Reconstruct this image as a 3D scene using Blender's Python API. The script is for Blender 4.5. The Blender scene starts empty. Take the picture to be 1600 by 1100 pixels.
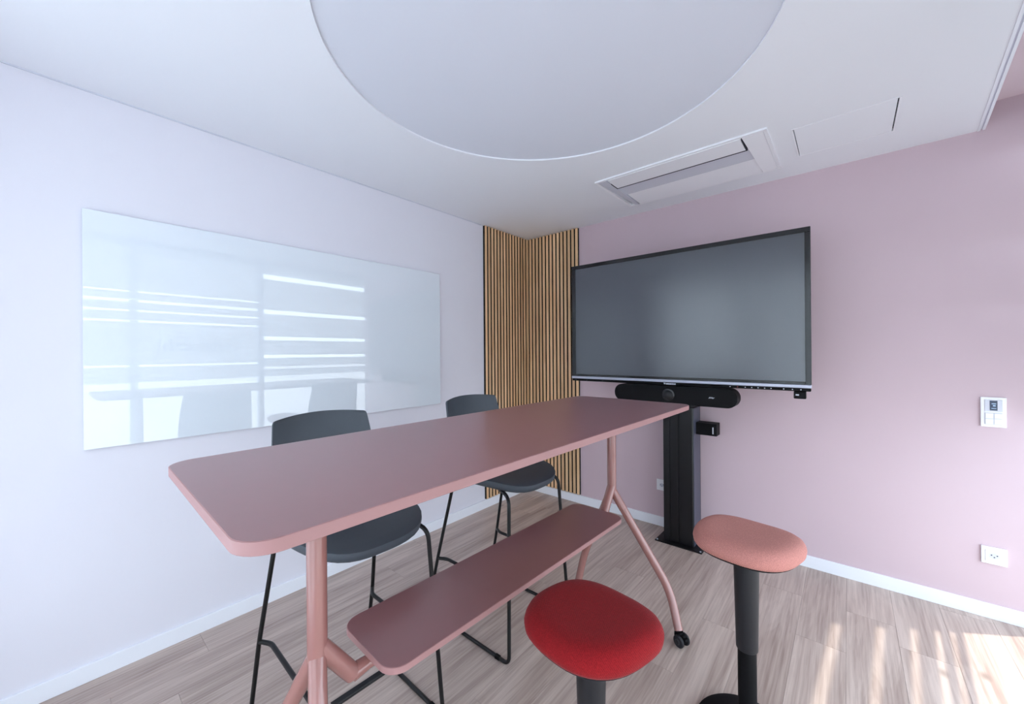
import bpy, bmesh, math, random
from mathutils import Vector, Matrix
random.seed(7)
S = bpy.context.scene
C = S.collection
R = math.radians

# ------------------------------------------------------------------ camera
cam_d = bpy.data.cameras.new('camera')
cam_d.sensor_width = 36.0
cam_d.lens = 613.42 / 1600 * 36
cam_d.shift_x = 1.5 / 1600
cam_d.clip_start = 0.02
cam = bpy.data.objects.new('camera', cam_d)
C.objects.link(cam)
def cam_matrix(yaw, pitch, roll, loc):
    f = Vector((-math.sin(yaw)*math.cos(pitch), math.cos(yaw)*math.cos(pitch), math.sin(pitch)))
    r = Vector((math.cos(yaw), math.sin(yaw), 0))
    u = r.cross(f)
    r2 = math.cos(roll)*r + math.sin(roll)*u
    u2 = -math.sin(roll)*r + math.cos(roll)*u
    m = Matrix((r2, u2, -f)).transposed().to_4x4()
    m.translation = loc
    return m
cam.matrix_world = cam_matrix(0.709023, 0.00069, -0.0074045, Vector((2.44558, -3.11343, 1.37526)))
S.camera = cam

# ------------------------------------------------------------------ world, sun, exposure
w = bpy.data.worlds.new('sky'); S.world = w; w.use_nodes = True
wb = w.node_tree.nodes['Background']
wb.inputs[0].default_value = (0.76, 0.86, 1.0, 1)
wb.inputs[1].default_value = 3.1
sun_d = bpy.data.lights.new('sun', 'SUN'); sun_d.energy = 4.6; sun_d.angle = R(1.0); sun_d.color = (1, 0.93, 0.84)
sun = bpy.data.objects.new('sun', sun_d); C.objects.link(sun)
SUN = Vector((-0.67, -0.45, -1.81)).normalized()
sun.rotation_euler = SUN.to_track_quat('-Z', 'Y').to_euler()
sun.location = (6, 2, 6)
S.view_settings.view_transform = 'Standard'
S.view_settings.look = 'None'
S.view_settings.gamma = 1.0
S.view_settings.use_curve_mapping = False
S.view_settings.exposure = 0.88
S.cycles.use_adaptive_sampling = False
S.cycles.max_bounces = 12
S.cycles.diffuse_bounces = 8
S.cycles.glossy_bounces = 4
S.cycles.transmission_bounces = 8
S.cycles.transparent_max_bounces = 12
S.cycles.caustics_reflective = False
S.cycles.caustics_refractive = False
S.cycles.sample_clamp_indirect = 8.0

# room: corner at the origin, wall_left is x=0, wall_back is y=0, glazed wall to the right, skewed 4 degrees
H = 2.5
YB = -3.60
SK = math.tan(R(4.0))
XG = 3.27
def xg(y): return XG + SK*y
def portal(loc, rot, sx, sy):
    d = bpy.data.lights.new('portal', 'AREA'); d.shape = 'RECTANGLE'; d.size = sx; d.size_y = sy; d.cycles.is_portal = True
    o = bpy.data.objects.new('portal', d); C.objects.link(o); o.location = loc; o.rotation_euler = rot
portal((xg(-1.8)+.05, -1.8, 1.3), (0, R(90), R(-4)), 2.6, 3.7)
portal((1.6, YB-.10, 1.3), (R(-90), 0, 0), 2.9, 2.6)

# ------------------------------------------------------------------ materials
def lin(c):
    return tuple(((v/255)/12.92 if v/255 <= .04045 else ((v/255+.055)/1.055)**2.4) for v in c) + (1,)
def new_mat(name):
    m = bpy.data.materials.new(name); m.use_nodes = True
    nt = m.node_tree
    return m, nt, nt.nodes['Principled BSDF']
def mat(name, rgb, rough=.5, metal=0, spec=.5, coat=0, var=0, vscale=8, bump=0, bscale=200, bdist=.001, sheen=0, coat_rough=.03):
    m, nt, b = new_mat(name)
    b.inputs['Base Color'].default_value = lin(rgb)
    b.inputs['Roughness'].default_value = rough
    b.inputs['Metallic'].default_value = metal
    b.inputs['Specular IOR Level'].default_value = spec
    b.inputs['Coat Weight'].default_value = coat
    b.inputs['Coat Roughness'].default_value = coat_rough
    b.inputs['Sheen Weight'].default_value = sheen
    tc = nt.nodes.new('ShaderNodeTexCoord')
    if var:
        n = nt.nodes.new('ShaderNodeTexNoise'); n.inputs['Scale'].default_value = vscale; n.inputs['Detail'].default_value = 4
        nt.links.new(tc.outputs['Object'], n.inputs['Vector'])
        mx = nt.nodes.new('ShaderNodeMixRGB'); mx.blend_type = 'MIX'
        c = lin(rgb)
        mx.inputs[1].default_value = tuple(v*(1-var) for v in c[:3]) + (1,)
        mx.inputs[2].default_value = tuple(min(1, v*(1+var)) for v in c[:3]) + (1,)
        nt.links.new(n.outputs['Fac'], mx.inputs[0]); nt.links.new(mx.outputs[0], b.inputs['Base Color'])
    if bump:
        n2 = nt.nodes.new('ShaderNodeTexNoise'); n2.inputs['Scale'].default_value = bscale; n2.inputs['Detail'].default_value = 3
        nt.links.new(tc.outputs['Object'], n2.inputs['Vector'])
        bp = nt.nodes.new('ShaderNodeBump'); bp.inputs['Strength'].default_value = bump; bp.inputs['Distance'].default_value = bdist
        nt.links.new(n2.outputs['Fac'], bp.inputs['Height']); nt.links.new(bp.outputs[0], b.inputs['Normal'])
    return m
def wood_mat(name, light, dark, rough, axis, stretch, scale, rnd=.2, knots=False, rings=70):
    """grain runs along axis (0 x, 1 y, 2 z); every object gets its own shift and tone"""
    m, nt, b = new_mat(name)
    N, L = nt.nodes, nt.links
    tc = N.new('ShaderNodeTexCoord'); oi = N.new('ShaderNodeObjectInfo')
    mul = N.new('ShaderNodeMath'); mul.operation = 'MULTIPLY'; mul.inputs[1].default_value = 37.0
    L.new(oi.outputs['Random'], mul.inputs[0])
    add = N.new('ShaderNodeVectorMath'); add.operation = 'ADD'
    L.new(tc.outputs['Object'], add.inputs[0]); L.new(mul.outputs[0], add.inputs[1])
    mp = N.new('ShaderNodeMapping'); sc = [1, 1, 1]; sc[axis] = 1/stretch; mp.inputs['Scale'].default_value = sc
    L.new(add.outputs[0], mp.inputs['Vector'])
    n1 = N.new('ShaderNodeTexNoise'); n1.inputs['Scale'].default_value = scale; n1.inputs['Detail'].default_value = 4; n1.inputs['Roughness'].default_value = .55; n1.inputs['Distortion'].default_value = .6
    L.new(mp.outputs[0], n1.inputs['Vector'])
    mp2 = N.new('ShaderNodeMapping'); sc2 = [1, 1, 1]; sc2[axis] = 1/(stretch*3); mp2.inputs['Scale'].default_value = sc2
    L.new(add.outputs[0], mp2.inputs['Vector'])
    n2 = N.new('ShaderNodeTexNoise'); n2.inputs['Scale'].default_value = scale*9; n2.inputs['Detail'].default_value = 4
    L.new(mp2.outputs[0], n2.inputs['Vector'])
    rm = N.new('ShaderNodeMath'); rm.operation = 'MULTIPLY'; rm.inputs[1].default_value = rings
    L.new(n1.outputs['Fac'], rm.inputs[0])
    rs = N.new('ShaderNodeMath'); rs.operation = 'SINE'; L.new(rm.outputs[0], rs.inputs[0])
    ra = N.new('ShaderNodeMath'); ra.operation = 'MULTIPLY_ADD'; ra.inputs[1].default_value = .016; L.new(rs.outputs[0], ra.inputs[0])
    mixn = N.new('ShaderNodeMath'); mixn.operation = 'MULTIPLY_ADD'; mixn.inputs[1].default_value = .42
    L.new(n2.outputs['Fac'], mixn.inputs[0])
    sc1 = N.new('ShaderNodeMath'); sc1.operation = 'MULTIPLY'; sc1.inputs[1].default_value = .58
    L.new(n1.outputs['Fac'], sc1.inputs[0]); L.new(sc1.outputs[0], ra.inputs[2]); L.new(ra.outputs[0], mixn.inputs[2])
    rp = N.new('ShaderNodeValToRGB')
    rp.color_ramp.elements[0].position = .34; rp.color_ramp.elements[0].color = lin(dark)
    rp.color_ramp.elements[1].position = .62; rp.color_ramp.elements[1].color = lin(light)
    L.new(mixn.outputs[0], rp.inputs[0])
    col = rp.outputs[0]
    if knots:
        v = N.new('ShaderNodeTexVoronoi'); v.inputs['Scale'].default_value = 3.2
        mk = N.new('ShaderNodeMapping'); sk = [1, 1, 1]; sk[axis] = .5; mk.inputs['Scale'].default_value = sk
        L.new(add.outputs[0], mk.inputs['Vector']); L.new(mk.outputs[0], v.inputs['Vector'])
        rk = N.new('ShaderNodeValToRGB')
        rk.color_ramp.elements[0].position = .022; rk.color_ramp.elements[0].color = (.75, .75, .75, 1)
        rk.color_ramp.elements[1].position = .07; rk.color_ramp.elements[1].color = (0, 0, 0, 1)
        L.new(v.outputs['Distance'], rk.inputs[0])
        mk2 = N.new('ShaderNodeMixRGB'); mk2.inputs[2].default_value = lin(tuple(int(c*.8) for c in dark))
        L.new(rk.outputs[0], mk2.inputs[0]); L.new(col, mk2.inputs[1]); col = mk2.outputs[0]
    hv = N.new('ShaderNodeHueSaturation')
    vr = N.new('ShaderNodeMapRange'); vr.inputs['To Min'].default_value = 1-rnd; vr.inputs['To Max'].default_value = 1+rnd
    L.new(oi.outputs['Random'], vr.inputs['Value']); L.new(vr.outputs[0], hv.inputs['Value']); L.new(col, hv.inputs['Color'])
    L.new(hv.outputs[0], b.inputs['Base Color'])
    b.inputs['Roughness'].default_value = rough
    bp = N.new('ShaderNodeBump'); bp.inputs['Strength'].default_value = .12; bp.inputs['Distance'].default_value = .001
    L.new(mixn.outputs[0], bp.inputs['Height']); L.new(bp.outputs[0], b.inputs['Normal'])
    return m
def fabric_mat(name, rgb, tone=.25, scale=330):
    m, nt, b = new_mat(name)
    N, L = nt.nodes, nt.links
    tc = N.new('ShaderNodeTexCoord')
    wv = N.new('ShaderNodeTexWave'); wv.wave_type = 'BANDS'; wv.bands_direction = 'DIAGONAL'; wv.inputs['Scale'].default_value = scale*.28; wv.inputs['Distortion'].default_value = 1.2; wv.inputs['Detail'].default_value = 1
    L.new(tc.outputs['Object'], wv.inputs['Vector'])
    vo = N.new('ShaderNodeTexVoronoi'); vo.inputs['Scale'].default_value = scale
    L.new(tc.outputs['Object'], vo.inputs['Vector'])
    ad = N.new('ShaderNodeMath'); ad.operation = 'MULTIPLY_ADD'; ad.inputs[1].default_value = .5
    L.new(wv.outputs['Fac'], ad.inputs[0]); L.new(vo.outputs['Distance'], ad.inputs[2])
    mx = N.new('ShaderNodeMixRGB'); c = lin(rgb)
    mx.inputs[1].default_value = tuple(v*(1-tone) for v in c[:3])+(1,); mx.inputs[2].default_value = tuple(min(1, v*(1+tone)) for v in c[:3])+(1,)
    L.new(ad.outputs[0], mx.inputs[0]); L.new(mx.outputs[0], b.inputs['Base Color'])
    b.inputs['Roughness'].default_value = .9; b.inputs['Specular IOR Level'].default_value = .12
    b.inputs['Sheen Weight'].default_value = .05
    bp = N.new('ShaderNodeBump'); bp.inputs['Strength'].default_value = .5; bp.inputs['Distance'].default_value = .0008
    L.new(ad.outputs[0], bp.inputs['Height']); L.new(bp.outputs[0], b.inputs['Normal'])
    return m
def glass_mat(name):
    m, nt, b = new_mat(name)
    N, L = nt.nodes, nt.links
    N.remove(b)
    t = N.new('ShaderNodeBsdfTransparent'); t.inputs[0].default_value = (.96, .98, .97, 1)
    g = N.new('ShaderNodeBsdfGlossy'); g.inputs['Roughness'].default_value = 0.0
    lw = N.new('ShaderNodeLayerWeight'); lw.inputs[0].default_value = .5
    pw = N.new('ShaderNodeMath'); pw.operation = 'POWER'; pw.inputs[1].default_value = 5
    f = N.new('ShaderNodeMath'); f.operation = 'MULTIPLY_ADD'; f.inputs[1].default_value = .9; f.inputs[2].default_value = .03
    L.new(lw.outputs['Facing'], pw.inputs[0]); L.new(pw.outputs[0], f.inputs[0])
    mx = N.new('ShaderNodeMixShader')
    L.new(f.outputs[0], mx.inputs[0]); L.new(t.outputs[0], mx.inputs[1]); L.new(g.outputs[0], mx.inputs[2])
    L.new(mx.outputs[0], N['Material Output'].inputs[0])
    return m
def film_mat(name, tr=.72, clear=.08):
    m, nt, b = new_mat(name)
    N, L = nt.nodes, nt.links
    N.remove(b)
    t = N.new('ShaderNodeBsdfTransparent')
    tl = N.new('ShaderNodeBsdfTranslucent'); tl.inputs[0].default_value = (tr, tr, tr, 1)
    df = N.new('ShaderNodeBsdfDiffuse'); df.inputs[0].default_value = (.8, .8, .8, 1)
    m1 = N.new('ShaderNodeMixShader'); m1.inputs[0].default_value = .2
    L.new(tl.outputs[0], m1.inputs[1]); L.new(df.outputs[0], m1.inputs[2])
    m2 = N.new('ShaderNodeMixShader'); m2.inputs[0].default_value = clear
    L.new(m1.outputs[0], m2.inputs[1]); L.new(t.outputs[0], m2.inputs[2])
    L.new(m2.outputs[0], N['Material Output'].inputs[0])
    return m
M = dict(
    wall_white=mat('white wall paint', (226, 224, 232), .75, var=.015, vscale=3, bump=.12, bscale=260),
    wall_pink=mat('dusty pink wall paint', (203, 181, 188), .8, var=.02, vscale=3, bump=.15, bscale=300),
    ceiling=mat('white ceiling paint', (232, 233, 238), .85, var=.01, vscale=2),
    disc=mat('matt pale grey ceiling fabric', (215, 217, 226), .9, var=.01, vscale=2),
    trim=mat('white lacquer', (236, 238, 244), .45, var=.01),
    white_plastic=mat('white plastic', (238, 238, 242), .35, var=.01),
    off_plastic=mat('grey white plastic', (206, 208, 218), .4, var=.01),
    floor_core=mat('floor joint core', (112, 98, 92), .9, var=.1),
    board_glass=mat('white back painted glass', (226, 233, 240), .0, spec=1.0, coat=.4, coat_rough=0, var=.004, vscale=1.5),
    glass_edge=mat('greenish glass edge', (170, 195, 190), .1, var=.02),
    slat_core=mat('dark slat core', (34, 24, 18), .85, var=.1),
    felt=mat('black felt', (24, 20, 18), .95, var=.1, bump=.4, bscale=400),
    rose_top=mat('rose brown laminate', (142, 97, 99), .30, spec=1.0, var=.03, vscale=30, bump=.08, bscale=500, bdist=.0004),
    rose_edge_lit=mat('rose edge with painted window light', (160, 118, 117), .5, var=.02, vscale=40),  # lighter than the top: window light on the edges is painted into the colour
    rose_metal=mat('rose powder coated steel', (150, 103, 97), .2, spec=.6, coat=.35, var=.015, vscale=20),
    shell=mat('dark slate plastic', (62, 68, 76), .55, var=.05, vscale=60, bump=.12, bscale=600, bdist=.0005),
    black_metal=mat('black powder coated steel', (13, 12, 14), .4, spec=.35, var=.06, vscale=40),
    black_plastic=mat('black plastic', (10, 10, 13), .6, spec=.15, var=.06, vscale=40),
    black_gloss=mat('black glossy plastic', (9, 9, 12), .2, var=.04),
    charcoal=mat('charcoal plastic', (30, 30, 34), .5, spec=.35, var=.06, vscale=50),
    stand_alu=mat('black anodised profile', (14, 13, 16), .38, spec=.35, var=.05, vscale=30),
    stand_side=mat('dark blue grey anodised side', (66, 68, 84), .35, var=.04, vscale=30),
    silver=mat('satin silver strip', (176, 178, 192), .35, metal=.4, var=.02),
    screen=mat('antiglare screen glass', (56, 60, 68), .22, spec=1.0, var=.02, vscale=3),
    marks=mat('pale printed mark', (206, 210, 220), .5, var=.02),
    led=mat('red indicator mark', (150, 70, 70), .5, var=.02),
    panel_blue=mat('dark blue display glass', (44, 58, 82), .15, var=.08, vscale=60),
    panel_icons=mat('pale blue display icons', (170, 196, 222), .3, var=.03),
    seam=mat('dark seam', (40, 42, 55), .8, var=.05),
    red=fabric_mat('red knit fabric', (120, 20, 24), .35),
    pink=fabric_mat('salmon knit fabric', (172, 116, 108), .3),
    oak=wood_mat('oak veneer', (238, 202, 158), (200, 158, 116), .5, 2, 14, 26, .16),
    floor=wood_mat('pale greyed oak plank', (198, 180, 170), (150, 130, 121), .38, 1, 12, 11, .05, knots=True),
    soffit=mat('pink paint with window light painted in', (226, 206, 211), .85, var=.01, vscale=2),  # wall pink made paler, the glow from the window is put into the colour
    glass=glass_mat('clear glass'),
    film=film_mat('frosted film', .52),
    film_thin=film_mat('thin half clear film', .62, .82),
    film_pale=film_mat('pale frosted film', .95, .14),
    letters=mat('dark grey vinyl lettering', (30, 33, 40), .6, var=.03),
    frame=mat('white grey window frame', (206, 210, 220), .4, var=.01),
    terrace=mat('grey bounce terrace', (168, 168, 170), .9, var=.06, vscale=5),
)

# ------------------------------------------------------------------ mesh helpers
def bm_new(): return bmesh.new()
def box(bm, x0, x1, y0, y1, z0, z1, bev=0, seg=2):
    vs = [bm.verts.new((x, y, z)) for x in (x0, x1) for y in (y0, y1) for z in (z0, z1)]
    fs = [(0, 1, 3, 2), (4, 6, 7, 5), (0, 4, 5, 1), (2, 3, 7, 6), (0, 2, 6, 4), (1, 5, 7, 3)]
    ff = [bm.faces.new([vs[i] for i in f]) for f in fs]
    if bev:
        es = list({e for f in ff for e in f.edges})
        bmesh.ops.bevel(bm, geom=es, offset=bev, segments=seg, profile=.5, affect='EDGES')
    return bm
def prism(bm, pts, axis, a0, a1):
    """closed outline of 2D points extruded along axis from a0 to a1 (2D = the other two axes in order)"""
    def P(p, a):
        if axis == 0: return (a, p[0], p[1])
        if axis == 1: return (p[0], a, p[1])
        return (p[0], p[1], a)
    A = [bm.verts.new(P(p, a0)) for p in pts]; B = [bm.verts.new(P(p, a1)) for p in pts]
    n = len(pts)
    f1 = bm.faces.new(A); f2 = bm.faces.new(B)
    for i in range(n): bm.faces.new((A[i], A[(i+1) % n], B[(i+1) % n], B[i]))
    return bm
def rrect(x0, x1, y0, y1, r, n=6):
    out = []
    for cx, cy, a0 in ((x1-r, y1-r, 0), (x0+r, y1-r, 90), (x0+r, y0+r, 180), (x1-r, y0+r, 270)):
        for k in range(n+1):
            a = R(a0+90*k/n); out.append((cx+r*math.cos(a), cy+r*math.sin(a)))
    return out
def circ(cx, cy, r, n=24): return [(cx+r*math.cos(2*math.pi*k/n), cy+r*math.sin(2*math.pi*k/n)) for k in range(n)]
def fillet(pts, r, n=6):
    pts = [Vector(p) for p in pts]
    out = [pts[0]]
    for i in range(1, len(pts)-1):
        a, b, c = pts[i-1], pts[i], pts[i+1]
        d1, d2 = (a-b), (c-b)
        k = min(r, d1.length*.48, d2.length*.48)
        p0, p1 = b+d1.normalized()*k, b+d2.normalized()*k
        for j in range(n+1):
            t = j/n; out.append(p0*(1-t)**2+b*2*t*(1-t)+p1*t*t)
    out.append(pts[-1])
    return out
def tube(bm, pts, r, seg=12, fil=0, r_end=None):
    pts = fillet(pts, fil) if fil else [Vector(p) for p in pts]
    n = len(pts)
    tans = []
    for i in range(n):
        t = (pts[min(i+1, n-1)]-pts[max(i-1, 0)]).normalized(); tans.append(t)
    up = Vector((0, 0, 1)) if abs(tans[0].z) < .9 else Vector((1, 0, 0))
    x = tans[0].cross(up).normalized()
    rings = []
    for i in range(n):
        x = (x-tans[i]*x.dot(tans[i])).normalized(); y = tans[i].cross(x)
        rr = r if r_end is None else r+(r_end-r)*i/(n-1)
        rings.append([bm.verts.new(pts[i]+rr*(math.cos(2*math.pi*k/seg)*x+math.sin(2*math.pi*k/seg)*y)) for k in range(seg)])
    for i in range(n-1):
        for k in range(seg):
            bm.faces.new((rings[i][k], rings[i][(k+1) % seg], rings[i+1][(k+1) % seg], rings[i+1][k]))
    bm.faces.new(rings[0][::-1]); bm.faces.new(rings[-1])
    return bm
def lathe(bm, prof, cx=0, cy=0, seg=40):
    rings = []
    for r, z in prof:
        rings.append([bm.verts.new((cx+r*math.cos(2*math.pi*k/seg), cy+r*math.sin(2*math.pi*k/seg), z)) for k in range(seg)])
    for i in range(len(rings)-1):
        for k in range(seg):
            bm.faces.new((rings[i][k], rings[i][(k+1) % seg], rings[i+1][(k+1) % seg], rings[i+1][k]))
    bm.faces.new(rings[0][::-1]); bm.faces.new(rings[-1])
    return bm
def root_matrix(o): return Matrix.LocRotScale(o.location, o.rotation_euler, o.scale)
def obj(name, bm, m, parent=None, smooth=None):
    """bm is given in the space the parent chain was built in (world unless the root still sits at the origin)"""
    bmesh.ops.remove_doubles(bm, verts=bm.verts, dist=1e-6)
    bmesh.ops.recalc_face_normals(bm, faces=bm.faces)
    if parent is not None:
        mt = root_matrix(parent)
        if parent.parent is not None: mt = root_matrix(parent.parent) @ mt
        bm.transform(mt.inverted())
    me = bpy.data.meshes.new(name); bm.to_mesh(me); bm.free()
    me.materials.append(m)
    if smooth:
        me.polygons.foreach_set('use_smooth', [True]*len(me.polygons))
        me.set_sharp_from_angle(angle=R(smooth))
    o = bpy.data.objects.new(name, me); C.objects.link(o)
    if parent is not None: o.parent = parent
    return o
def tag(o, label, cat, group=None):
    o['label'] = label; o['category'] = cat
    if group: o['group'] = group
    return o
def thing(name, label, cat, loc=(0, 0, 0), rz=0, group=None):
    o = bpy.data.objects.new(name, None); C.objects.link(o)
    o.location = loc; o.rotation_euler = (0, 0, rz); o.empty_display_size = .1
    return tag(o, label, cat, group)
def struct(name, bm, m, parent=None, label=None, smooth=None):
    o = obj(name, bm, m, parent, smooth)
    if parent is None:
        o['kind'] = 'structure'
        if label: o['label'] = label
    return o
def copy_tree(o, parent=None):
    c = o.copy(); C.objects.link(c)
    if parent is not None: c.parent = parent
    for ch in [k for k in bpy.data.objects if k.parent == o]: copy_tree(ch, c)
    return c

# ------------------------------------------------------------------ floor
fl = struct('floor', box(bm_new(), -.15, 3.36, YB-.15, .15, -.12, -.010), M['floor_core'], label='pale greyed oak plank floor of the meeting room')
PW = .187
rng = random.Random(3)
row = 0; x = .0
while x < 3.30:
    y = YB - rng.uniform(0.05, 1.1)
    while y < 0:
        y1 = y+1.25
        a, b_ = max(y, YB-.02), min(y1, 0)
        x1 = min(x+PW, 3.34)
        if b_-a > .02:
            g = .00035
            bm = bm_new()
            cx, cy = (x+x1)/2, (a+b_)/2
            hx, hy = (x1-x)/2-g, (b_-a)/2-g
            ch = .0008
            v = [bm.verts.new((cx+sx*hx, cy+sy*hy, -.010)) for sx, sy in ((-1, -1), (1, -1), (1, 1), (-1, 1))]
            v2 = [bm.verts.new((cx+sx*hx, cy+sy*hy, -ch*.6)) for sx, sy in ((-1, -1), (1, -1), (1, 1), (-1, 1))]
            v3 = [bm.verts.new((cx+sx*(hx-ch), cy+sy*(hy-ch), 0)) for sx, sy in ((-1, -1), (1, -1), (1, 1), (-1, 1))]
            for i in range(4):
                j = (i+1) % 4
                bm.faces.new((v[i], v[j], v2[j], v2[i])); bm.faces.new((v2[i], v2[j], v3[j], v3[i]))
            bm.faces.new(v3); bm.faces.new(v[::-1])
            obj('plank', bm, M['floor'], fl)
        y = y1
    x += PW; row += 1

# ------------------------------------------------------------------ walls
struct('wall_left', box(bm_new(), -.15, 0, YB-.15, .15, -.1, 2.75), M['wall_white'], label='white wall carrying the glass whiteboard')
struct('wall_back', box(bm_new(), 0, 3.225, 0, .15, -.1, 2.75), M['wall_pink'], label='dusty pink wall behind the display')
# rear wall with a frosted window, behind the camera
bm = bm_new()
WX0, WX1, WZ0, WZ1 = .30, 2.70, .12, 2.40
box(bm, 0, WX0, YB-.15, YB, -.1, 2.75); box(bm, WX1, 3.2, YB-.15, YB, -.1, 2.75)
box(bm, WX0, WX1, YB-.15, YB, -.1, WZ0); box(bm, WX0, WX1, YB-.15, YB, WZ1, 2.75)
struct('wall_front', bm, M['wall_white'], label='white wall behind the viewer with a frosted window')
def window_obj(name, label):
    o = bpy.data.objects.new(name, None); C.objects.link(o); o['kind'] = 'structure'; o['label'] = label
    return o
win2 = window_obj('window_2', 'frosted window in the wall behind the viewer')
for k in range(2):
    a = WX0+k*1.2; b_ = a+1.2
    for (p, q, r_, s) in ((a, a+.05, WZ0, WZ1), (b_-.05, b_, WZ0, WZ1)):
        obj('stile', box(bm_new(), p, q, YB-.10, YB-.04, r_, s, .004), M['frame'], win2)
    for (r_, s) in ((WZ0, WZ0+.05), (WZ1-.05, WZ1)):
        obj('rail', box(bm_new(), a+.05, b_-.05, YB-.10, YB-.04, r_, s, .004), M['frame'], win2)
    obj('pane', box(bm_new(), a+.05, b_-.05, YB-.075, YB-.069, WZ0+.05, WZ1-.05), M['glass'], win2)
    obj('frosted_film', box(bm_new(), a+.05, b_-.05, YB-.0685, YB-.068, WZ0+.05, WZ1-.05), M['film_pale'], win2)

# glazed wall on the right, built along its own axis: s runs from wall_back towards the camera
def gp(s, d, z):      # s metres along the wall from y=0, d outward
    c, n = math.cos(R(4)), math.sin(R(4))
    return Vector((XG - s*n + d*c, -s*c - d*n, z))
GM = Matrix(((-math.sin(R(4)), math.cos(R(4)), 0, XG), (-math.cos(R(4)), -math.sin(R(4)), 0, 0), (0, 0, 1, 0), (0, 0, 0, 1)))
def gbox(s0, s1, d0, d1, z0, z1, bev=0):
    bm = box(bm_new(), s0, s1, d0, d1, z0, z1, bev); bm.transform(GM); return bm
win = window_obj('window_1', 'glazed right wall with frosted film bands and lettering')
GT = 2.50
stiles = [(-.05, -.03), (1.40, 1.46), (2.56, 2.62), (3.55, 3.61)]
for k, (a, b_) in enumerate(stiles): obj('stile', gbox(a, b_, -.05 if k == 0 else -.03, .01 if k == 0 else .03, 0, GT+.12, .003), M['frame'], win)
obj('rail', gbox(-.03, 3.55, -.03, .03, GT, GT+.12, .003), M['frame'], win)
obj('rail', gbox(-.03, 3.55, -.03, .03, 0, .035, .003), M['frame'], win)
for k in range(3):
    a, b_ = stiles[k][1], stiles[k+1][0]
    obj('pane', gbox(a, b_, -.004, .004, .035, GT), M['glass'], win)
    slits = ((1.200, .034), (1.345, .040), (1.576, .046), (1.91, .052), (2.353, .060)) if k == 0 else ((1.264, .022), (1.72, .022), (1.825, .022), (1.925, .03), (2.02, .018))
    z = 1.094
    for zc, hh in slits:
        obj('frosted_film', gbox(a, b_, -.0050, -.0045, z, zc-hh/2), M['film'], win); z = zc+hh/2
        if k: obj('thin_film', gbox(a, b_, -.0050, -.0045, zc-hh/2, zc+hh/2), M['film_thin'], win)
    obj('frosted_film', gbox(a, b_, -.0050, -.0045, z, GT), M['film'], win)
# lettering faces outward (it is read from outside and in the reflection of the glass board)
def text_mesh(body, size, shear=0):
    cu = bpy.data.curves.new('lettering', 'FONT'); cu.body = body; cu.size = size; cu.extrude = .0004; cu.shear = shear; cu.space_character = 1.08; cu.offset = size*.03
    o = bpy.data.objects.new('lettering_source', cu); C.objects.link(o)
    dg = bpy.context.evaluated_depsgraph_get()
    me = bpy.data.meshes.new_from_object(o.evaluated_get(dg))
    bm = bm_new(); bm.from_mesh(me)
    bpy.data.objects.remove(o); bpy.data.curves.remove(cu); bpy.data.meshes.remove(me)
    return bm
bm = text_mesh('idea lab', .19)
xs = [v.co.x for v in bm.verts]; wdt = max(xs)-min(xs); mn = min(xs)
for v in bm.verts:
    X_, Y_, Z_ = v.co
    v.co = gp(1.835+(wdt-(X_-mn))*(.575/wdt)-.0, -.0056+Z_*.5, 1.412+Y_)
obj('lettering', bm, M['letters'], win)
bm = bm_new()     # light bulb pictogram with rays
def ribbon(pts, wd):
    for i in range(len(pts)-1):
        a, b_ = Vector(pts[i]), Vector(pts[i+1]); n = (b_-a).normalized(); n = Vector((-n.y, n.x))*wd/2
        q = [a+n, a-n, b_-n, b_+n]
        bm.faces.new([bm.verts.new(gp(1.70-p.x, -.0056, 1.495+p.y)) for p in q])
ribbon([(.045*math.cos(R(t)), .02+.045*math.sin(R(t))) for t in range(-50, 231, 14)], .008)
ribbon([(-.02, -.03), (.02, -.03)], .012); ribbon([(-.014, -.045), (.014, -.045)], .01)
for t in range(-20, 201, 44): ribbon([(.062*math.cos(R(t)), .02+.062*math.sin(R(t))), (.082*math.cos(R(t)), .02+.082*math.sin(R(t)))], .008)
obj('bulb_mark', bm, M['letters'], win)
struct('ground', box(bm_new(), 3.40, 60, -50, 50, -.40, -.12), M['terrace'], label='unseen pale terrace added outside the glazed wall to bounce light')  # out of view, added to bounce daylight into the room

# ------------------------------------------------------------------ ceiling
DC, DR = (1.563, -1.891), .804
AX0, AX1, AY0, AY1 = 1.178, 2.142, -.772, -.205
HX0, HX1, HY0, HY1 = 2.232, 2.636, -.658, -.290
def edge_x(y): return 2.960 + .0716*y
bm = bm_new()
def loop(pts, z=H):
    v = [bm.verts.new((p[0], p[1], z)) for p in pts]
    return [bm.edges.new((v[i], v[(i+1) % len(v)])) for i in range(len(v))]
es = loop([(0, 0), (edge_x(0), 0), (edge_x(YB), YB), (0, YB)])
es += loop(circ(DC[0], DC[1], DR+.006, 96))
es += loop([(AX0+.02, AY0+.02), (AX1-.02, AY0+.02), (AX1-.02, AY1-.02), (AX0+.02, AY1-.02)])
es += loop([(HX0, HY0), (HX1, HY0), (HX1, HY1), (HX0, HY1)])
bmesh.ops.triangle_fill(bm, use_beauty=True, use_dissolve=False, edges=es)
ret = bmesh.ops.extrude_face_region(bm, geom=bm.faces[:])
for v in [g for g in ret['geom'] if isinstance(g, bmesh.types.BMVert)]: v.co.z += .04
struct('ceiling', bm, M['ceiling'], label='white suspended ceiling')
struct('ceiling_soffit', prism(bm_new(), [(-.15, .15), (3.30, .15), (XG+.035, 0), (xg(YB-.15)+.035, YB-.15), (-.15, YB-.15)], 2, 2.63, 2.80), M['soffit'], label='pink upper ceiling in the recess along the glazed wall')
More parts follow.
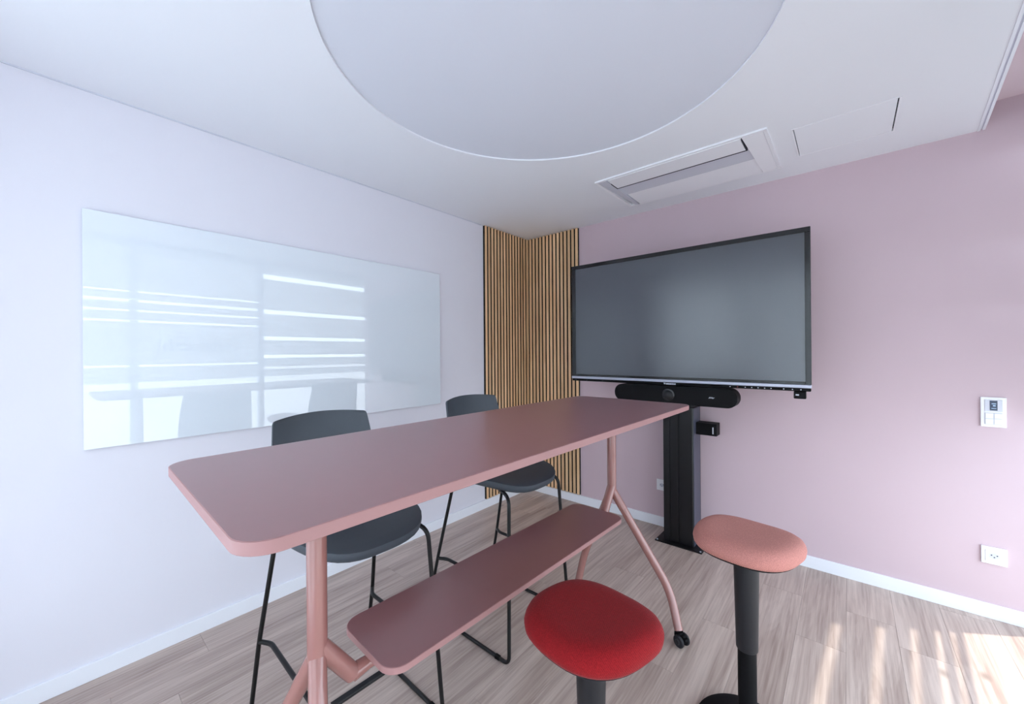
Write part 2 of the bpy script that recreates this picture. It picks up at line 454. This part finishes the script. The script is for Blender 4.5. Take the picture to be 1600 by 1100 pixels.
# shadow gap trim along the open edge of the ceiling
def etrim(d0, d1, z0, z1):
    bm = bm_new()
    q = [(edge_x(0)+d0, -.001), (edge_x(0)+d1, -.001), (edge_x(YB)+d1, YB), (edge_x(YB)+d0, YB)]
    prism(bm, q, 2, z0, z1); return bm
tr = struct('trim_1', etrim(.0, .010, H-.003, H+.05), M['trim'], label='white edge profile of the suspended ceiling')
obj('groove', etrim(.010, .017, H+.004, H+.05), M['off_plastic'], tr)
obj('outer_lip', etrim(.017, .027, H-.002, H+.05), M['trim'], tr)
# hairline shadow joint between wall_left and ceiling
struct('trim_2', box(bm_new(), .0, .006, YB, -.66, H-.005, H+.001), M['off_plastic'], label='thin joint line where white wall meets ceiling')
disc = thing('ceiling_panel', 'large round pale grey panel set flush into the white ceiling', 'ceiling panel', (DC[0], DC[1], H))
obj('panel', lathe(bm_new(), [(DR-.004, H+.006), (DR-.004, H+.035)], DC[0], DC[1], 96), M['disc'], disc)
bm = bm_new()
seg = 96
prof = [(DR-.004, H+.03), (DR-.004, H-.0015), (DR+.0062, H-.0015), (DR+.0062, H+.03)]
rings = [[bm.verts.new((DC[0]+r*math.cos(2*math.pi*k/seg), DC[1]+r*math.sin(2*math.pi*k/seg), z)) for k in range(seg)] for r, z in prof]
for i in range(4):
    for k in range(seg): bm.faces.new((rings[i][k], rings[i][(k+1) % seg], rings[(i+1) % 4][(k+1) % seg], rings[(i+1) % 4][k]))
obj('edge_ring', bm, M['ceiling'], disc)

# ------------------------------------------------------------------ baseboards
bb = struct('baseboard_left', box(bm_new(), 0, .012, YB, 0, 0, .074, .002), M['trim'], label='white baseboard along the white wall')
struct('baseboard_back', box(bm_new(), .012, 3.215, -.012, 0, 0, .074, .002), M['trim'], label='white baseboard along the pink wall')

# ------------------------------------------------------------------ slatted corner panels
def slat_panel(label, along, a0, a1, start):
    t = thing('slat_panel', label, 'wall panel', (.012, (a0+a1)/2, .08) if along == 'y' else ((a0+a1)/2, -.012, .08), 0, 'oak slat panels in the corner')
    z0, z1 = .082, H-.004
    if along == 'y': obj('backing', box(bm_new(), 0.0005, .010, a0, a1, z0, z1), M['felt'], t)
    else: obj('backing', box(bm_new(), a0, a1, -.010, -.0005, z0, z1), M['felt'], t)
    n = 15; wd = .027; pitch = (a1-a0-wd)/(n-1)
    me = None
    for k in range(n):
        c = a0+wd/2+k*pitch
        if me is None:
            if along == 'y': bm = box(bm_new(), .010, .023, c-wd/2, c+wd/2, z0, z1, .0006, 1)
            else: bm = box(bm_new(), c-wd/2, c+wd/2, -.023, -.010, z0, z1, .0006, 1)
            o = obj('slat', bm, M['oak'], t); me = o.data
            me.materials.append(M['slat_core'])       # veneer on the face, dark core on the sides
            ax = 1 if along == 'y' else 0
            for p in me.polygons:
                if abs(p.normal[ax]) > .9: p.material_index = 1
        else:
            o = bpy.data.objects.new('slat', me); C.objects.link(o); o.parent = t
            o.location = (0, k*pitch, 0) if along == 'y' else (k*pitch, 0, 0)
    return t
slat_panel('vertical oak slat panel on the white wall side of the corner', 'y', -.633, -.024, 0)
slat_panel('vertical oak slat panel on the pink wall side of the corner', 'x', .002, .598, 0)

# ------------------------------------------------------------------ glass whiteboard
wbd = thing('glass_whiteboard', 'large white glass writing board on the white wall', 'whiteboard', (.012, -2.085, .975))
obj('board', box(bm_new(), .012, .020, -3.033, -1.138, .978, 1.992, .001, 1), M['board_glass'], wbd)
obj('wall_spacer', box(bm_new(), .0005, .012, -3.00, -1.17, 1.02, 1.95), M['off_plastic'], wbd)

# ------------------------------------------------------------------ air conditioner cassette and hatch
ac = thing('ceiling_air_conditioner', 'white ceiling cassette air conditioner above the display', 'air conditioner', (1.66, -.49, H))
def q2(a, b_): return (a, b_)
zf = H-.018
def ring_frame(bm, x0, x1, y0, y1, w0, z0, z1):
    for (a, b_, c, d) in ((x0, x1, y0, y0+w0), (x0, x1, y1-w0, y1), (x0, x0+w0, y0+w0, y1-w0), (x1-w0, x1, y0+w0, y1-w0)):
        box(bm, a, b_, c, d, z0, z1)
# chamfered end pieces, near intake panel, dark slot, sloping deflector and flap
def slab(pts, zlo, thick=.01):     # quad given as (x,y,z) with thickness upwards
    bm = bm_new()
    A = [bm.verts.new(p) for p in pts]; B = [bm.verts.new((p[0], p[1], p[2]+thick)) for p in pts]
    bm.faces.new(A); bm.faces.new(B)
    for i in range(4): bm.faces.new((A[i], A[(i+1) % 4], B[(i+1) % 4], B[i]))
    return bm
obj('flange', (lambda b: (ring_frame(b, AX0, AX1, AY0, AY1, .016, H-.010, H-.0005), b)[1])(bm_new()), M['white_plastic'], ac)
PX0, PX1 = 1.255, 2.030
obj('intake_panel', box(bm_new(), PX0+.006, PX1-.008, AY0+.017, -.603, H-.013, H-.001, .002), M['white_plastic'], ac)
bm = bm_new()
box(bm, PX0, PX1, -.603, -.5945, H-.0135, H+.02); box(bm, PX1-.007, PX1-.001, -.735, -.600, H-.0135, H+.02); box(bm, PX0, PX0+.005, -.69, -.600, H-.0135, H+.02)
obj('slot', bm, M['seam'], ac)
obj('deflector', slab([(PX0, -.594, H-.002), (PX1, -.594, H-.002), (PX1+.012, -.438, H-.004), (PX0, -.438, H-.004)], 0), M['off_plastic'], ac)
obj('flap', slab([(PX0+.004, -.436, H-.004), (PX1+.012, -.436, H-.004), (PX1+.020, -.228, H-.014), (PX0+.012, -.228, H-.014)], 0, .006), M['white_plastic'], ac)
obj('air_outlet', box(bm_new(), PX0, PX1+.03, -.44, -.222, H+.045, H+.05), M['off_plastic'], ac)
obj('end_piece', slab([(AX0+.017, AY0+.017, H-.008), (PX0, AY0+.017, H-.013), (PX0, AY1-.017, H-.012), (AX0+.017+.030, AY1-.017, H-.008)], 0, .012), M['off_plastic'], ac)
obj('end_piece', slab([(PX1, AY0+.017, H-.013), (AX1-.017, AY0+.017, H-.008), (AX1-.017, AY1-.017, H-.008), (PX1+.022, AY1-.017, H-.014)], 0, .012), M['white_plastic'], ac)
obj('casing', box(bm_new(), AX0+.022, AX1-.022, AY0+.022, AY1-.022, H+.06, H+.11), M['off_plastic'], ac)

ht = thing('ceiling_hatch', 'white access hatch in the ceiling beside the air conditioner', 'access hatch', ((HX0+HX1)/2, (HY0+HY1)/2, H))
obj('frame', (lambda b: (ring_frame(b, HX0+.0006, HX1-.0006, HY0+.0006, HY1-.0006, .007, H-.002, H+.03), b)[1])(bm_new()), M['white_plastic'], ht)
obj('hatch_panel', box(bm_new(), HX0+.011, HX1-.0125, HY0+.0085, HY1-.0085, H-.001, H+.012, .001, 1), M['ceiling'], ht)
obj('gap', box(bm_new(), HX0+.007, HX1-.007, HY0+.007, HY1-.007, H+.013, H+.028), M['seam'], ht)

# ------------------------------------------------------------------ display on its lifting column
st = thing('display_stand', 'black floor standing lift column carrying the display', 'display stand', (1.524, -.14, 0))
plate = obj('base_plate', box(bm_new(), 1.372, 1.690, -.272, -.030, 0, .008, .002, 1), M['black_metal'], st)
for bx_, by_ in ((1.385, -.258), (1.677, -.258), (1.385, -.045), (1.677, -.045)):
    obj('bolt', lathe(bm_new(), [(.006, .008), (.006, .012), (.004, .014)], bx_, by_, 10), M['silver'], plate)
colx0, colx1, coly0, coly1 = 1.420, 1.624, -.220, -.040
bm = bm_new()     # extruded profile with grooves on its front
g = [(colx0, coly1), (colx0, coly0)]
for a in (.045, .105):
    g += [(colx0+a, coly0), (colx0+a+.001, coly0+.006), (colx0+a+.008, coly0+.006), (colx0+a+.009, coly0)]
g += [(colx1-.006, coly0), (colx1, coly0+.006), (colx1, coly1)]
prism(bm, g, 2, .008, .975)
col = obj('outer_column', bm, M['stand_alu'], st)
obj('side_cover', box(bm_new(), colx1, colx1+.004, coly0+.008, coly1-.022, .010, .972, .001, 1), M['stand_side'], col)
obj('inner_column', box(bm_new(), colx0+.025, colx1-.012, coly0+.02, coly1-.02, .975, 1.75, .004), M['stand_alu'], st)
obj('mount_plate', box(bm_new(), 1.20, 1.90, -.380, -.330, 1.30, 1.80, .004), M['black_metal'], st)
obj('mount_arm', box(bm_new(), 1.45, 1.60, -.330, -.20, 1.42, 1.68, .004), M['black_metal'], st)
cb = thing('control_box', 'small black box on the side of the display column', 'control box', (1.69, -.12, .78))
obj('housing', box(bm_new(), 1.6285, 1.762, -.165, -.075, .788, .872, .003), M['black_plastic'], cb)
obj('light_slot', box(bm_new(), 1.7355, 1.7425, -.1662, -.1648, .802, .848), M['marks'], cb)

tv = thing('interactive_display', 'large black framed touch display switched off', 'display', (1.546, -.415, 1.15))
TX0, TX1, TZ0, TZ1, TY = .796, 2.296, 1.150, 2.045, -.450
obj('housing', box(bm_new(), TX0+.004, TX1-.004, TY+.012, TY+.070, TZ0+.02, TZ1-.004, .004), M['black_plastic'], tv)
bez = bm_new(); bw = .026
for (a, b_, c, d) in ((TX0, TX1, TZ1-.028, TZ1), (TX0, TX0+.034, 1.186, TZ1-.028), (TX1-bw, TX1, 1.186, TZ1-.028), (TX0+.034, TX1-bw, 1.186, 1.203)):
    box(bez, a, b_, TY-.002, TY+.02, c, d, .0015, 1)
obj('bezel', bez, M['black_gloss'], tv)
obj('screen', box(bm_new(), TX0+.033, TX1-bw+.001, TY+.002, TY+.012, 1.202, TZ1-.027), M['screen'], tv)
obj('silver_strip', box(bm_new(), TX0, TX1, TY-.008, TY+.02, 1.168, 1.186, .002, 1), M['silver'], tv)
cbar = obj('control_bar', box(bm_new(), TX0+.004, TX1-.003, TY-.006, TY+.03, TZ0, 1.168, .002, 1), M['black_plastic'], tv)
for k, (xx, mm) in enumerate(((1.905, 'marks'), (1.945, 'led'), (1.985, 'marks'), (2.018, 'marks'), (2.050, 'marks'), (2.082, 'marks'), (2.113, 'marks'), (2.172, 'marks'), (2.212, 'marks'), (2.250, 'marks'))):
    obj('button', box(bm_new(), xx-.0028, xx+.0028, TY-.0072, TY-.0058, 1.1565, 1.1612), M[mm], cbar)
for xx in (.835, .93, 1.06): obj('port', box(bm_new(), xx-.005, xx+.005, TY-.0072, TY-.0058, 1.155, 1.161), M['charcoal'], cbar)
bm = bm_new()      # maker's mark in small white letters, not legible in the picture
lx = 1.508
for k, wd in enumerate((.013, .005, .009, .009, .009, .008, .005, .008)):
    if k == 0: prism(bm, [(lx, 1.1645), (lx+wd, 1.1645), (lx+wd*.55, 1.1525)], 1, TY-.0075, TY-.0058)
    else: box(bm, lx, lx+wd, TY-.0075, TY-.0058, 1.1535, 1.1625)
    lx += wd+.0018
obj('logo', bm, M['marks'], cbar)
dg_ = obj('receiver', box(bm_new(), 2.217, 2.272, TY-.004, TY+.030, 1.108, TZ0-.0002, .004), M['black_plastic'], tv)
obj('mark', box(bm_new(), 2.226, 2.241, TY-.0052, TY-.0038, 1.126, 1.133), M['marks'], dg_)

vb = thing('video_bar', 'black video conference bar with round camera under the display', 'video bar', (1.563, -.45, 1.03))
bm = prism(bm_new(), rrect(1.176, 1.951, 1.030, 1.146, .055, 10), 1, -.495, -.400)
bmesh.ops.bevel(bm, geom=[e for e in bm.edges if abs(e.verts[0].co.y+.495) < 1e-5 and abs(e.verts[1].co.y+.495) < 1e-5], offset=.008, segments=3, affect='EDGES')
obj('body', bm, M['black_plastic'], vb, smooth=40)
lens = bm_new()
lathe(lens, [(.040, 0), (.040, .006), (.034, .008)], 0, 0, 28); lens.transform(Matrix.Translation((1.553, -.494, 1.090)) @ Matrix.Rotation(R(90), 4, 'X'))
lr = obj('lens_ring', lens, M['black_gloss'], vb, smooth=40)
b2 = bm_new(); bmesh.ops.create_uvsphere(b2, u_segments=24, v_segments=14, radius=.031)
b2.transform(Matrix.Translation((1.553, -.496, 1.090)))
obj('camera_eye', b2, M['panel_blue'] if False else M['charcoal'], vb, smooth=60)
bm = text_mesh('AVer', .0135, .35)
bm.transform(Matrix.Translation((1.795, -.4958, 1.083)) @ Matrix.Rotation(R(90), 4, 'X'))
obj('logo', bm, M['marks'], vb)
obj('bracket', box(bm_new(), 1.50, 1.60, -.400, -.375, 1.07, 1.1485, .002), M['black_metal'], vb)

# ------------------------------------------------------------------ wall fittings
rc = thing('room_controller', 'white wall control panel with small blue screen', 'wall panel', (3.004, 0, 1.05))
obj('frame', box(bm_new(), 2.962, 3.047, -.010, -.0005, .977, 1.128, .002), M['white_plastic'], rc)
up = obj('module', box(bm_new(), 2.975, 3.034, -.013, -.010, 1.057, 1.116, .001, 1), M['off_plastic'], rc)
obj('screen', box(bm_new(), 2.992, 3.017, -.0145, -.013, 1.062, 1.112), M['panel_blue'], up)
for a, b_, c, d in ((2.9975, 3.0125, 1.094, 1.098), (3.002, 3.011, 1.083, 1.089), (2.997, 3.013, 1.071, 1.074)):
    obj('icon', box(bm_new(), a, b_, -.0152, -.0145, c, d), M['panel_icons'], up)
lo = obj('module', box(bm_new(), 2.975, 3.034, -.013, -.010, .990, 1.049, .001, 1), M['off_plastic'], rc)
for i in range(2):
    for j in range(2):
        obj('button', box(bm_new(), 2.977+.029*i, 3.003+.029*i, -.0155, -.013, .992+.029*j, 1.018+.029*j, .001, 1), M['white_plastic'], lo)
def socket(x0, z0, label):
    t = thing('power_socket', label, 'socket', (x0+.0425, 0, z0), 0, 'white wall sockets')
    obj('frame', box(bm_new(), x0, x0+.086, -.010, -.0005, z0, z0+.086, .002), M['white_plastic'], t)
    ins = obj('insert', box(bm_new(), x0+.013, x0+.073, -.0125, -.010, z0+.013, z0+.073, .001, 1), M['white_plastic'], t)
    b = bm_new(); hexo = [(x0+.043+.021*math.cos(a), z0+.043+.016*math.sin(a)) for a in [R(30+60*k) for k in range(6)]]
    prism(b, hexo, 1, -.0132, -.0125); obj('recess', b, M['off_plastic'], ins)
    for dx, dz in ((-.0095, .004), (.0095, .004), (0, -.005)):
        obj('pin_hole', prism(bm_new(), circ(x0+.043+dx, z0+.043+dz, .0028, 10), 1, -.0138, -.0132), M['seam'], ins)
    return t
socket(2.960, .279, 'white three pin wall socket below the control panel')
socket(1.291, .282, 'white wall socket half hidden behind the display column')

# ------------------------------------------------------------------ high table
tb = thing('high_table', 'rose brown bar height table on rolling legs with lower shelf board', 'table')
ZT = 1.107; TL, TW = 1.918, .652; PN, PF = -.728, .734
def plate_mesh(name_top, name_edge, hw, hl, r, z1, th, turn=Matrix()):
    out = rrect(-hw, hw, -hl, hl, r, 8)
    core = prism(bm_new(), [(p[0]*(1-.0015/hw), p[1]*(1-.0015/hl)) for p in out], 2, z1-th, z1)
    core.transform(turn)
    top = obj(name_top, core, M['rose_top'], tb)
    bm = bm_new(); n = len(out)
    inn = [(p[0]*(1-.0014/hw), p[1]*(1-.0014/hl)) for p in out]
    rings = [[bm.verts.new((p[0], p[1], z)) for p in q] for q, z in ((inn, z1-th-.0002), (out, z1-th+.001), (out, z1-.0012), (inn, z1-.0002))]
    for i in range(3):
        for k in range(n): bm.faces.new((rings[i][k], rings[i][(k+1) % n], rings[i+1][(k+1) % n], rings[i+1][k]))
    for k in range(n): bm.faces.new((rings[3][k], rings[3][(k+1) % n], rings[0][(k+1) % n], rings[0][k]))
    bm.transform(turn)
    obj(name_edge, bm, M['rose_edge_lit'], top, smooth=40)
plate_mesh('tabletop', 'edge_band', TW/2, TL/2, .056, ZT, .022)
plate_mesh('shelf_board', 'edge_band', .135, .600, .05, .610, .018, Matrix.Translation((-.003, -.008, 0)) @ Matrix.Rotation(R(-.9), 4, 'Z'))
RP, RL = .0225, .0195
for sy in (-1, 1):
    y0 = PN if sy < 0 else PF
    obj('post', tube(bm_new(), [(0, y0, .655), (0, y0, ZT-.026)], RP, 28), M['rose_metal'], tb, smooth=40)
    obj('mounting_plate', box(bm_new(), -.16, .16, y0-.04, y0+.04, ZT-.027, ZT-.0222, .001, 1), M['rose_metal'], tb)
    for sx in (-1, 1):
        wide = sx*sy > 0
        bx_, by_, fx_, fy_ = (.255, .10, .312, .050) if wide else (.212, .080, .243, .052)
        a = Vector((0, y0, .670)); bend = Vector((sx*bx_, y0+sy*by_, .205 if wide else .245)); d = (bend-a).normalized(); b_ = a+d*.11
        lg = obj('leg', tube(bm_new(), [b_+d*.0012, bend, (sx*fx_, y0+sy*fy_, .062)], RL, 20, .075), M['rose_metal'], tb, smooth=40)
        obj('leg_socket', tube(bm_new(), [a, b_], RL+.0008, 20), M['rose_metal'], tb, smooth=40)
        cx, cy = sx*fx_, y0+sy*fy_
        RC = Matrix.Translation((cx, cy, 0)) @ Matrix.Rotation(R(68), 4, 'Z') @ Matrix.Translation((-cx, -cy, 0))
        cs = obj('caster', lathe(bm_new(), [(.0185, .052), (.0185, .0625), (.008, .0628)], cx, cy, 16), M['black_plastic'], tb, smooth=40)
        bm = box(bm_new(), cx-.011, cx+.011, cy-.034, cy+.020, .028, .054, .006); bm.transform(RC); obj('fork', bm, M['black_plastic'], cs)
        for dx in (-1, 1):
            wh = lathe(bm_new(), [(.008, -.007), (.024, -.007), (.0275, -.003), (.0275, .003), (.024, .007), (.012, .007), (.010, .010)], 0, 0, 24)
            wh.transform(RC @ Matrix.Translation((cx+dx*.0195, cy-.016, .0275)) @ Matrix.Rotation(R(90*dx), 4, 'Y'))
            obj('wheel', wh, M['charcoal'], cs, smooth=35)
        bm = box(bm_new(), cx-.013, cx+.013, cy-.048, cy-.032, .038, .050, .003); bm.transform(RC); obj('brake_tab', bm, M['black_plastic'], cs)
    obj('arm', tube(bm_new(), [(0, y0, .690), (0, y0-sy*.085, .570)], .0215, 24), M['rose_metal'], tb, smooth=40)
    obj('arm_elbow', tube(bm_new(), [(0, y0-sy*.0845, .571), (0, y0-sy*.106, .5725), (0, y0-sy*.122, .5735)], .0212, 24, r_end=.0172), M['rose_metal'], tb, smooth=60)
obj('spine', tube(bm_new(), [(0, PN+.10, .5735), (0, PF-.10, .5735)], .0165, 20), M['rose_metal'], tb, smooth=40)
for yy in (-.40, .40): obj('shelf_bracket', box(bm_new(), -.05, .05, yy-.02, yy+.02, .586, .5918, .001, 1), M['rose_metal'], tb)
tb.location = (1.506, -1.983, 0); tb.rotation_euler = (0, 0, R(-1.2))

# ------------------------------------------------------------------ bar chairs
def make_chair():
    t = thing('bar_chair', '', 'chair', (0, 0, 0), 0, 'bar chairs between table and white wall')
    # seat: dished top, thin rim, bulging underside
    def outline(a):
        c, s = math.cos(a), math.sin(a)
        e = 3.0 if c > 0 else 2.5
        k = (abs(c)**e+abs(s)**e)**(-1/e)
        hx = .285 if c > 0 else .215
        return c*k*hx, s*k*.232*(1 - .06*max(c, 0))
    n = 48
    bm = bm_new(); rings = []
    def zt(x, s): return .785 - .012*(1-s*s) - .030*max(0, (x-.12)/.15)**2*.6 + .010*max(0, (-x-.1)/.12)
    top = []
    for s in (.15, .4, .65, .85, .96, 1.0):
        rr = []
        for k in range(n):
            x_, y_ = outline(2*math.pi*k/n); x_, y_ = x_*s+.025, y_*s
            rr.append(bm.verts.new((x_, y_, zt(x_, s)-(.004 if s == 1 else 0))))
        rings.append(rr)
    for s, dz in ((1.0, .014), (.988, .030), (.95, .041), (.80, .049), (.3, .052)):
        rr = []
        for k in range(n):
            x_, y_ = outline(2*math.pi*k/n); x_, y_ = x_*s+.025, y_*s
            rr.append(bm.verts.new((x_, y_, zt(x_, 1)-dz)))
        rings.append(rr)
    for i in range(len(rings)-1):
        for k in range(n): bm.faces.new((rings[i][k], rings[i][(k+1) % n], rings[i+1][(k+1) % n], rings[i+1][k]))
    bm.faces.new(rings[0]); bm.faces.new(rings[-1])
    obj('seat', bm, M['shell'], t, smooth=50)
    # backrest sweeping up from the seat
    prof = [(-.075, .762, .150), (-.128, .770, .185), (-.160, .793, .198), (-.174, .835, .203), (-.183, .90, .204), (-.196, .97, .201), (-.213, 1.05, .194), (-.226, 1.105, .189), (-.2305, 1.121, .187), (-.2325, 1.130, .183), (-.2335, 1.134, .175)]
    m_ = 18
    bm = bm_new(); F = []; B = []
    for i, (px, pz, hw) in enumerate(prof):
        up_ = i/(len(prof)-1)
        f, b = [], []
        for j in range(m_+1):
            u = 2*j/m_-1
            z = pz - (.012*u*u if i > 6 else .010*u*u*up_)
            xx = px + (.050*u*u if i > 2 else .012*u*u)
            f.append(bm.verts.new((xx+.005, u*hw, z))); b.append(bm.verts.new((xx-.007, u*hw, z-.002)))
        F.append(f); B.append(b)
    L_ = len(prof)
    for i in range(L_-1):
        for j in range(m_):
            bm.faces.new((F[i][j], F[i][j+1], F[i+1][j+1], F[i+1][j])); bm.faces.new((B[i][j], B[i+1][j], B[i+1][j+1], B[i][j+1]))
        bm.faces.new((F[i][0], F[i+1][0], B[i+1][0], B[i][0])); bm.faces.new((F[i][m_], B[i][m_], B[i+1][m_], F[i+1][m_]))
    for j in range(m_):
        bm.faces.new((F[0][j], B[0][j], B[0][j+1], F[0][j+1])); bm.faces.new((F[-1][j], F[-1][j+1], B[-1][j+1], B[-1][j]))
    obj('backrest', bm, M['shell'], t, smooth=50)
    r = .0083
    for s in (-1, 1):
        obj('leg', tube(bm_new(), [(-.06, s*.165, .742), (-.108, s*.196, .735), (-.212, s*.227, .30), (-.282, s*.237, .0085), (-.20, s*.237, .0085)], r, 10, .03), M['black_metal'], t, smooth=40)
        obj('leg', tube(bm_new(), [(.17, s*.165, .733), (.262, s*.195, .722), (.293, s*.237, .0085), (.22, s*.237, .0085)], r, 10, .045), M['black_metal'], t, smooth=40)
        obj('floor_runner', tube(bm_new(), [(-.202, s*.237, .0085), (.222, s*.237, .0085)], r, 10), M['black_metal'], t, smooth=40)
        for gx in (.225, -.215):
            obj('glide', box(bm_new(), gx-.014, gx+.014, s*.237-.0085, s*.237+.0085, 0, .017, .002, 1), M['black_plastic'], t)
    obj('seat_frame', tube(bm_new(), [(-.062, -.166, .742), (-.062, .166, .742)], r, 8), M['black_metal'], t, smooth=40)
    obj('seat_frame', tube(bm_new(), [(.172, -.166, .733), (.172, .166, .733)], r, 8), M['black_metal'], t, smooth=40)
    obj('footrest', tube(bm_new(), [(-.212, -.227, .30), (-.165, -.200, .30), (.265, -.200, .30), (.268, .200, .30), (-.165, .200, .30), (-.212, .227, .30)], r, 10, .02), M['black_metal'], t, smooth=40)
    obj('footrest_end', tube(bm_new(), [(.268, -.215, .30), (.268, .215, .30)], r*.95, 10), M['black_metal'], t, smooth=40)
    obj('footrest_cover', box(bm_new(), .258, .278, -.165, .165, .3062, .3095, .001, 1), M['charcoal'], t)
    return t
ch1 = make_chair()
ch2 = copy_tree(ch1)
ch1.location = (.985, -2.395, 0); ch1.rotation_euler = (0, 0, R(-1.5))
ch1['label'] = 'dark grey bar chair under the near end of the table, below the whiteboard'
ch2.location = (1.022, -1.582, 0); ch2.rotation_euler = (0, 0, R(-.5))
ch2['label'] = 'dark grey bar chair under the far end of the table, nearest the oak slats'

# ------------------------------------------------------------------ active stools
def stool(label, fab, loc, seat_z, rz, tilt, r=.180, lean=(0, 0), elong=1.0):
    t = thing('active_stool', label, 'stool', (0, 0, 0), 0, 'round based active stools')
    n = 56
    def outl(a, s):
        c, q = math.cos(a), math.sin(a); e = 2.6
        k = (abs(c)**e+abs(q)**e)**(-1/e)
        return c*k*r*elong*s, q*k*r*s*(1+.06*c)
    prof = [(.12, .058), (.35, .059), (.6, .062), (.76, .063), (.87, .060), (.945, .052), (.985, .040), (1.0, .026), (.985, .010), (.94, .0)]
    TM = Matrix.Translation((lean[0], lean[1], seat_z)) @ Matrix.Rotation(tilt[0], 4, 'X') @ Matrix.Rotation(tilt[1], 4, 'Y') @ Matrix.Rotation(rz, 4, 'Z')
    bm = bm_new(); rings = []
    for s, z in prof:
        rings.append([bm.verts.new((*outl(2*math.pi*k/n, s), z-.012*(abs(math.cos(2*math.pi*k/n)*s)**2.4)*(1 if z > .03 else 0))) for k in range(n)])
    for i in range(len(rings)-1):
        for k in range(n): bm.faces.new((rings[i][k], rings[i][(k+1) % n], rings[i+1][(k+1) % n], rings[i+1][k]))
    bm.faces.new(rings[0]); bm.faces.new(rings[-1])
    bm.transform(TM)
    obj('cushion', bm, fab, t, smooth=60)
    bm = bm_new(); rings = []
    for s, z in ((.91, -.0005), (.915, -.005), (.87, -.010), (.5, -.022), (.25, -.026)):
        rings.append([bm.verts.new((*outl(2*math.pi*k/n, s), z)) for k in range(n)])
    for i in range(len(rings)-1):
        for k in range(n): bm.faces.new((rings[i][k], rings[i][(k+1) % n], rings[i+1][(k+1) % n], rings[i+1][k]))
    bm.faces.new(rings[0]); bm.faces.new(rings[-1])
    bm.transform(TM)
    obj('seat_pan', bm, M['black_plastic'], t, smooth=50)
    zc = seat_z-.015
    SH = Matrix(((1, 0, lean[0]/seat_z, 0), (0, 1, lean[1]/seat_z, 0), (0, 0, 1, 0), (0, 0, 0, 1)))      # column leans a little with its seat
    def sheared(bm): bm.transform(SH); return bm
    obj('upper_sleeve', sheared(lathe(bm_new(), [(.033, .315), (.0345, .318), (.0405, zc-.03), (.043, zc-.006), (.038, zc)], 0, 0, 32)), M['charcoal'], t, smooth=50)
    obj('inner_column', sheared(lathe(bm_new(), [(.0295, .03), (.0295, .33)], 0, 0, 28)), M['black_plastic'], t, smooth=50)
    obj('height_lever', sheared(box(bm_new(), -.008, .008, .040, .075, zc-.022, zc-.014, .003)), M['black_plastic'], t)
    obj('base', lathe(bm_new(), [(.135, .0), (.150, .004), (.168, .016), (.166, .023), (.140, .030), (.070, .037), (.040, .048), (.031, .060)], 0, 0, 56), M['black_plastic'], t, smooth=50)
    t.location = loc
    return t
stool('round stool with a bright red knit cushion', M['red'], (1.920, -2.183, 0), .626, R(80), (R(-3.7), R(-1.4)), .168)
stool('taller round stool with a salmon pink knit cushion', M['pink'], (2.170, -1.525, 0), .665, R(80), (R(-1.8), R(-.4)), .168, (-.007, .033))
